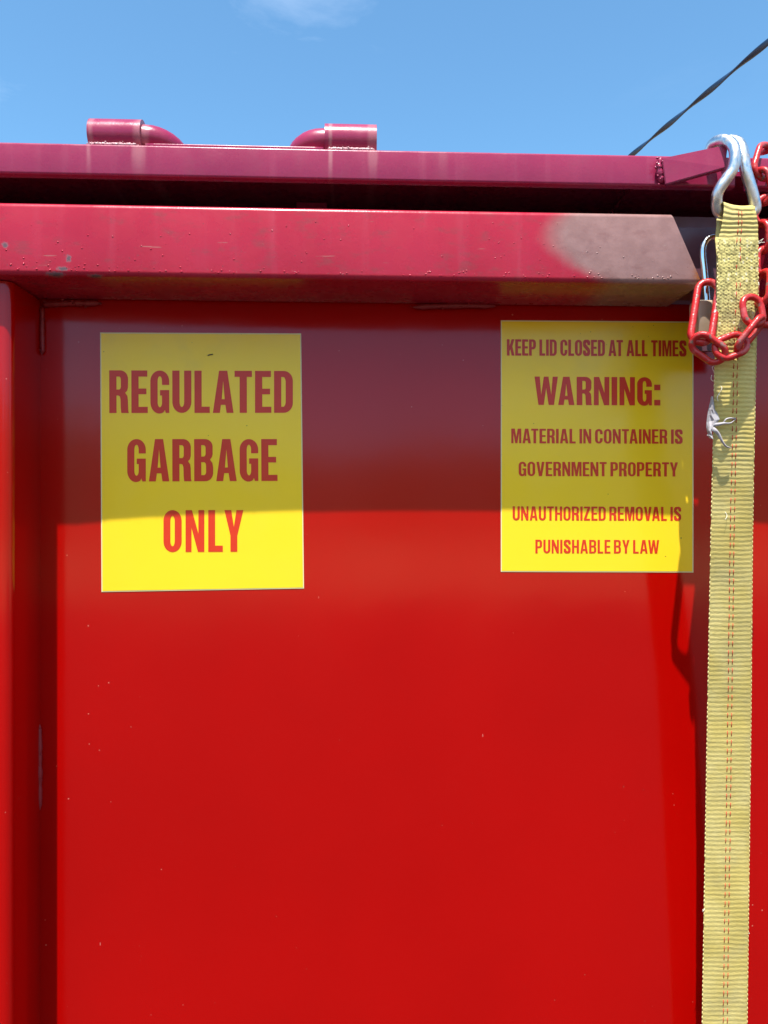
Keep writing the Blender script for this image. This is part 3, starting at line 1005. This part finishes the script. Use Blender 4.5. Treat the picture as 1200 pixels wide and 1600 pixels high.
def strap_pt(py, u, front=True):
    lx, rx, D = lerp_tab(TAB, py)
    sag = 0.0
    if py < 345:
        k = (345 - py) / 23
        sag = k * (-6.5 * (1 - u) ** 2 + 2.0 * math.sin(u * math.pi))
    px = lx + (rx - lx) * u
    zone = min(1, max(0, (py - 368) / 10)) * min(1, max(0, (545 - py) / 10))
    e = min(u, 1 - u)
    if front:
        ph = (py / RIB + 0.16 * noise.noise(Vector((u * 2.2, py * 0.02, 6))) + 0.10 * noise.noise(Vector((u * 6, py * 0.09, 2)))) % 1.0
        ribh = math.sin(ph * math.pi) ** 2.2
        low = min(1.0, max(0.0, (py - 560) / 200))
        h = (0.0009 - 0.0005 * low) * ribh * (1 - 0.75 * zone)
        if zone > 0:
            jx = 0.10 * noise.noise(Vector((u * 5, py * 0.08, 5)))
            bmp = (abs(math.sin((u + jx * 0.2) * math.pi * 16)) * abs(math.sin(py * math.pi / 5.0 + 1.57 * (int(u * 16) % 2)))
                   + 0.45 * noise.noise(Vector((u * 30, py * 0.4, 8.2))) + 0.35 * noise.noise(Vector((u * 7, py * 0.09, 3.1))) - 0.4)
            h += zone * (0.0007 * bmp + 0.0016)
        h += 0.0010 * min(1, e * 12)
        h += 0.0016 * noise.noise(Vector((u * 1.6, py * 0.012, 0.4)))
        return P(px, py + sag, D + h)
    return P(px, py + sag, D - 0.0016)
bm = bmesh.new()
NC = 64
rows = []
# turn over the hook's crossbar first
for k in range(9):
    a = R(200 - 200 * k / 9)
    row_f, row_b = [], []
    for i in range(NC + 1):
        u = i / NC
        base = strap_pt(322, u)
        cx = Vector((base.x, base.y + 0.011, base.z - 0.004))
        row_f.append(bm.verts.new(cx + Vector((0, -math.cos(a) * 0.011, math.sin(a) * 0.0085))))
        row_b.append(bm.verts.new(cx + Vector((0, -math.cos(a) * 0.0088, math.sin(a) * 0.0063))))
    rows.append(row_f + row_b[::-1])
py = 322.0
while py < 2530:
    f, bk = [], []
    for i in range(NC + 1):
        u = i / NC
        jit = 0.0
        p = strap_pt(py, u)
        q = strap_pt(py, u, False)
        if i in (0, NC):
            s = -1 if i == 0 else 1
            j = 0.00025 * abs(math.sin(py / RIB * math.pi)) + 0.0007 * noise.noise(Vector((py * 0.05, s * 4, 1)))
            p.x += s * j; q.x += s * j
        f.append(bm.verts.new(p)); bk.append(bm.verts.new(q))
    rows.append(f + bk[::-1])
    py += 1.4 if py < 560 else 1.75
for i in range(len(rows) - 1):
    A, B = rows[i], rows[i + 1]
    for k in range(len(A)):
        kk = (k + 1) % len(A)
        bm.faces.new((A[k], A[kk], B[kk], B[k]))
bm.faces.new(rows[0]); bm.faces.new(rows[-1])
obj('webbing', bm, m_web, STRAP, True)
# return layer behind the front one
bm = bmesh.new()
rows = []
py = 330.0
while py <= 548:
    lx, rx, D = lerp_tab(TAB, py)
    k = max(0.0, min(1.0, (py - 330) / 70))
    Db = D - 0.027 * (1 - k) ** 1.3 - 0.0045
    sh = -10 * (1 - k) * min(1, (py - 322) / 20) - 0.8
    row = []
    for i in range(9):
        u = i / 8
        row.append(bm.verts.new(P(lx + sh + (rx - lx + 0.4) * u, py, Db + 0.0005 * math.sin(py / RIB * math.pi) ** 2)))
    row2 = [bm.verts.new(v.co + Vector((0, 0.002, 0))) for v in row[::-1]]
    rows.append(row + row2)
    py += 2.0
for i in range(len(rows) - 1):
    A, B = rows[i], rows[i + 1]
    for k in range(len(A)):
        kk = (k + 1) % len(A)
        bm.faces.new((A[k], A[kk], B[kk], B[k]))
bm.faces.new(rows[0]); bm.faces.new(rows[-1])
obj('folded_end', bm, m_web, STRAP, True)

# two lines of red stitches, and the pale looped edges
bm = bmesh.new()
py = 330.0
while py < 2510:
    for (u0) in (0.465, 0.555):
        u = u0 + 0.012 * noise.noise(Vector((py * 0.03, u0 * 9, 0)))
        if 375 < py < 540 and random.random() < 0.25:
            continue
        ln = random.uniform(7.0, 9.5)
        a = strap_pt(py, u) + Vector((0, -0.0001, 0)); b = strap_pt(py + ln * 0.5, u) + Vector((0, -0.0005, 0)); c = strap_pt(py + ln, u - 0.004) + Vector((0, -0.0001, 0))
        add_tube(bm, [a, b, c], 0.0005, 6)
    py += 2 * RIB
obj('stitching', bm, m_red_thread, STRAP, True)
for side in (0, 1):
    bm = bmesh.new()
    py = 376.0
    while py < 2510:
        u = 0.004 if side == 0 else 0.996
        a = strap_pt(py, u) ; b = strap_pt(py + RIB * 0.75, u)
        out = Vector((-0.0004 if side == 0 else 0.0003, -0.0003, 0))
        if random.random() < 0.9:
            add_tube(bm, [a, (a + b) / 2 + out, b], [0.0004, random.uniform(0.0004, 0.0009) if side == 0 else random.uniform(0.0003, 0.0005), 0.0004], 6)
        py += RIB
    obj('selvedge', bm, m_edge_thread, STRAP, True)

# torn white scrap sewn to the left edge, with its two tails
bm = bmesh.new()
D0 = 0.129
outl = [((1112, 619), (1113.5, 620)), ((1110.5, 628), (1116, 632)), ((1107.5, 640), (1117, 640)), ((1105.8, 650), (1121, 646)),
        ((1104.6, 660), (1124, 655)), ((1104.4, 668), (1117, 664)), ((1105.6, 674), (1111, 672)), ((1107, 678), (1111.5, 677)), ((1105.4, 680), (1112.5, 681)), ((1109, 684), (1113.6, 686))]
prev = None
for i, (l, r) in enumerate(outl):
    row = []
    for k in range(6):
        u = k / 5
        px = l[0] + (r[0] - l[0]) * u
        pyy = l[1] + (r[1] - l[1]) * u
        D = D0 + 0.004 * math.sin(u * math.pi * 0.8) + 0.0028 * noise.noise(Vector((px * 0.35, pyy * 0.16, 1))) + 0.0012 * noise.noise(Vector((px * 1.1, pyy * 0.5, 4))) + 0.003 * u
        row.append(bm.verts.new(P(px, pyy, D)))
    if prev:
        for k in range(5):
            bm.faces.new((prev[k], prev[k + 1], row[k + 1], row[k]))
    prev = row
def ribbon(bm, pts, wd, D):
    c = catmull([P(x, y, d) for x, y, d in pts], 6)
    n = len(c); pr = None
    for i, p in enumerate(c):
        t = (c[min(i + 1, n - 1)] - c[max(0, i - 1)]).normalized()
        s = t.cross(Vector((0, -1, 0))).normalized()
        k = i / (n - 1)
        wv = wd(k)
        row = [bm.verts.new(p + s * wv * q + Vector((0, -0.0016 * math.cos(q * 1.5), 0))) for q in (-1, -0.5, 0, 0.5, 1)]
        if pr:
            for j in range(4):
                bm.faces.new((pr[j], pr[j + 1], row[j + 1], row[j]))
        pr = row
ribbon(bm, [(1112, 669, 0.1350), (1118, 673, 0.1370), (1123, 679, 0.1360), (1128, 689, 0.1350), (1134, 697, 0.1330), (1142, 700, 0.1310)], lambda k: 0.0022 * (1 - k) ** 0.8 + 0.0005, 0)
ribbon(bm, [(1113, 664, 0.1350), (1122, 663, 0.1360), (1131, 661.5, 0.1370), (1141, 661, 0.1350), (1149, 655, 0.1320)], lambda k: 0.0020 * (1 - k) + 0.0004, 0)
ribbon(bm, [(1130, 661, 0.1350), (1134, 655.5, 0.1370), (1140, 653.5, 0.1360), (1149, 654, 0.1320)], lambda k: 0.0009, 0)
scrap = obj('torn_tag', bm, m_white_cloth, STRAP, False)
sm = scrap.modifiers.new('thickness', 'SOLIDIFY'); sm.thickness = 0.0007
scrap['label'] = 'torn white cloth scrap with two loose tails'

# loose threads at the edges
for pts in ([(1183, 379, 0.1360), (1188, 376, 0.1400), (1193, 373, 0.1410)], [(1183, 380, 0.1360), (1189, 379, 0.1400), (1195, 378.5, 0.1400)], [(1183, 381, 0.1360), (1188, 379.5, 0.1410), (1191, 374, 0.1440)],
            [(1182, 443, 0.1330), (1185, 441, 0.1370), (1186, 446, 0.1360)], [(1182, 441, 0.1330), (1184, 438, 0.1360)], [(1184, 402, 0.1350), (1187, 404, 0.1360)],
            [(1114, 596, 0.1240), (1111, 592, 0.1260), (1112, 586, 0.1260)], [(1122, 600, 0.1260), (1128, 606, 0.1280), (1124, 614, 0.1270), (1120, 622, 0.1260)],
            [(1116, 571, 0.1250), (1113, 574, 0.1260), (1115, 580, 0.1250)], [(1118, 528, 0.1290), (1115, 532, 0.1310), (1116, 538, 0.1300)], [(1127, 614, 0.1260), (1121, 619, 0.1290), (1122, 627, 0.1270)],
            [(1169, 1460, 0.1010), (1171, 1458, 0.1020)], [(1101, 1420, 0.1010), (1098, 1424, 0.1020), (1098, 1421, 0.1020)], [(1133, 800, 0.1160), (1136, 806, 0.1180), (1133, 812, 0.1170)]):
    bm = bmesh.new()
    add_tube(bm, catmull([P(x, y, lerp_tab(TAB, y)[2] + 0.0008 + 0.002 * k) for k, (x, y, d) in enumerate(pts)], 5), 0.0003, 5)
    obj('loose_thread', bm, m_thread, STRAP, True)

# bent wire hook
bm = bmesh.new()
left = [(1152, 333, 0.1310), (1130, 334, 0.1310), (1121.5, 328, 0.1330), (1120, 310, 0.1370), (1124, 296, 0.1400), (1134, 281, 0.1430), (1144, 266, 0.1450), (1148.5, 248, 0.1460),
        (1147, 232, 0.1430), (1139, 221.5, 0.1360), (1126, 219, 0.1260), (1114, 225, 0.1130), (1108, 240, 0.1050), (1109, 256, 0.1010)]
right = [(1152, 333, 0.1310), (1172, 334, 0.1300), (1180, 327, 0.1310), (1178.5, 312, 0.1330), (1172.5, 290, 0.1350), (1165.5, 268, 0.1360), (1162, 248, 0.1350),
         (1159, 232, 0.1310), (1152, 221.5, 0.1230), (1139, 219.5, 0.1140), (1128, 226, 0.1050), (1122, 240, 0.1000), (1122, 256, 0.0980)]
def flat_pts(lst):
    return catmull([P(*q) for q in lst], 8)
add_tube(bm, flat_pts(left), 0.0064, 18)
add_tube(bm, flat_pts(right), 0.0064, 18)
obj('wire_hook', bm, m_zinc, STRAP, True)

# ------------------------------------------------------------------ padlock
LOCK = thing('padlock', P(1106, 530, 0.125), 'steel padlock with a tall polished shackle hanging beside the strap', 'padlock')
bm = bmesh.new()
a = P(1090, 468, 0.112); b = P(1131, 531, 0.112)
pf = round_profile(-0.114, -0.090, b.z, a.z, 0.004, 4)
add_prism_x(bm, pf, a.x, b.x, 1)
bmesh.ops.bevel(bm, geom=[e for e in bm.edges if len(e.link_faces) == 2 and e.calc_face_angle(0) > 1.3], offset=0.0022, segments=3, affect='EDGES')
o = obj('lock_body', bm, m_brass, LOCK, True); o.data.set_sharp_from_angle(angle=R(45))
bm = bmesh.new()
sh = [(1105, 476, 0.1030), (1103.5, 455, 0.1030), (1101, 425, 0.1030), (1098.5, 402, 0.1030), (1098.5, 388, 0.1030), (1102, 378, 0.1030), (1109, 372, 0.1020), (1117, 370.5, 0.1010),
      (1125, 374, 0.1000), (1130, 384, 0.1000), (1131, 400, 0.1000), (1130, 430, 0.1000), (1127, 476, 0.1000)]
add_tube(bm, catmull([P(*q) for q in sh], 8), 0.0040, 16)
obj('shackle', bm, m_chrome, LOCK, True)

# ------------------------------------------------------------------ chain
CHAIN = thing('chain', P(1140, 560, 0.165), 'red painted steel chain looped across the yellow strap', 'chain')
def link(a, b, width, wire, roll, nm='link'):
    """oval link whose outer ends sit at a and b; roll turns its face: 0 faces the viewer, 90 edge-on"""
    a, b = P(*a), P(*b)
    ax = (b - a)
    Lh = ax.length / 2 - wire
    ax.normalize()
    c = (a + b) / 2
    v = Vector((0, -1, 0)); v = (v - ax * v.dot(ax)).normalized()
    q = Matrix.Rotation(R(roll), 3, ax)
    nr = q @ v
    sd = ax.cross(nr).normalized()
    wh = width / 2 - wire
    st = max(0.0, Lh - wh)
    pts = []
    n = 14
    for k in range(n + 1):
        t = R(-90 + 180 * k / n)
        pts.append(c + ax * (st + wh * math.cos(t)) + sd * (wh * math.sin(t)))
    for k in range(n + 1):
        t = R(90 + 180 * k / n)
        pts.append(c + ax * (-st + wh * math.cos(t)) + sd * (wh * math.sin(t)))
    bm = bmesh.new()
    sdd = random.random() * 50
    add_tube(bm, pts, wire, 14, True, rfun=lambda t, an: 1 + 0.07 * noise.noise(Vector((math.cos(t * 6.283) * 3 + sdd, math.sin(t * 6.283) * 3, an * 0.4))) + (0.16 * math.exp(-((t - 0.22) / 0.018) ** 2)))
    return obj(nm, bm, m_chain, CHAIN, True)
WR = 0.0038
link((1109, 436, .123), (1093, 540, .146), 0.031, 0.0042, 16)      # long link round the padlock
link((1080, 526, .145), (1134, 563, .153), 0.029, WR, 34)
link((1114, 552, .152), (1170, 530, .153), 0.031, WR, -14)
link((1148, 552, .153), (1194, 494, .155), 0.028, WR, 55)
link((1172, 459, .150), (1180, 512, .158), 0.030, WR, -4)
link((1193, 421, .140), (1190, 479, .150), 0.028, WR, 76)
link((1208, 462, .138), (1194, 512, .146), 0.030, WR, 20)
link((1199, 384, 0.1260), (1197, 436, 0.1360), 0.029, WR, 8)
link((1187, 344, 0.1220), (1193, 398, 0.1260), 0.028, WR, 72)
link((1203, 304, 0.1160), (1191, 356, 0.1230), 0.030, WR, 10)
link((1184, 262, 0.1130), (1196, 322, 0.1160), 0.029, WR, 60)
link((1203, 226, 0.0960), (1187, 280, 0.1130), 0.033, WR, -12)
link((1228, 214, 0.0760), (1194, 238, 0.0940), 0.029, WR, 70)

# ------------------------------------------------------------------ cable overhead
A = P(985, 243, 0); 
def at_depth(px, py, dep):
    d = FW + RT * ((px - 600) / FPX) + Vector((0, 0, 1)) * ((800 - py) / FPX)
    return EYEP + d * dep
p0 = at_depth(985, 244, 4.3); p1 = at_depth(1200, 66, 3.1)
dirv = (p1 - p0)
bm = bmesh.new()
n = 700
ta, tb = -12.0, 8.0
pr = None
cpath = []
for i in range(n + 1):
    t = ta + (tb - ta) * i / n
    c = p0 + dirv * t
    c.z += 0.0016 * ((t - 0.5) ** 2) * dirv.length ** 2 - 0.0
    cpath.append((t, c))
perp1 = dirv.cross(Vector((0, 0, 1))).normalized()
perp2 = perp1.cross(dirv).normalized()
for i, (t, c) in enumerate(cpath):
    ph = t * 10.2 + 0.5
    e1 = perp1 * math.cos(ph) + perp2 * math.sin(ph)
    e2 = perp2 * math.cos(ph) - perp1 * math.sin(ph)
    ring = []
    for k in range(14):
        a = 2 * math.pi * k / 14
        ring.append(bm.verts.new(c + e1 * (0.0135 * math.cos(a)) + e2 * (0.0065 * math.sin(a))))
    if pr:
        for k in range(14):
            bm.faces.new((pr[k], pr[(k + 1) % 14], ring[(k + 1) % 14], ring[k]))
    pr = ring
cab = obj('overhead_cable', bm, m_cable, None, True)
cab['label'] = 'dark twisted flat cable slanting across the blue sky'
cab['category'] = 'cable'
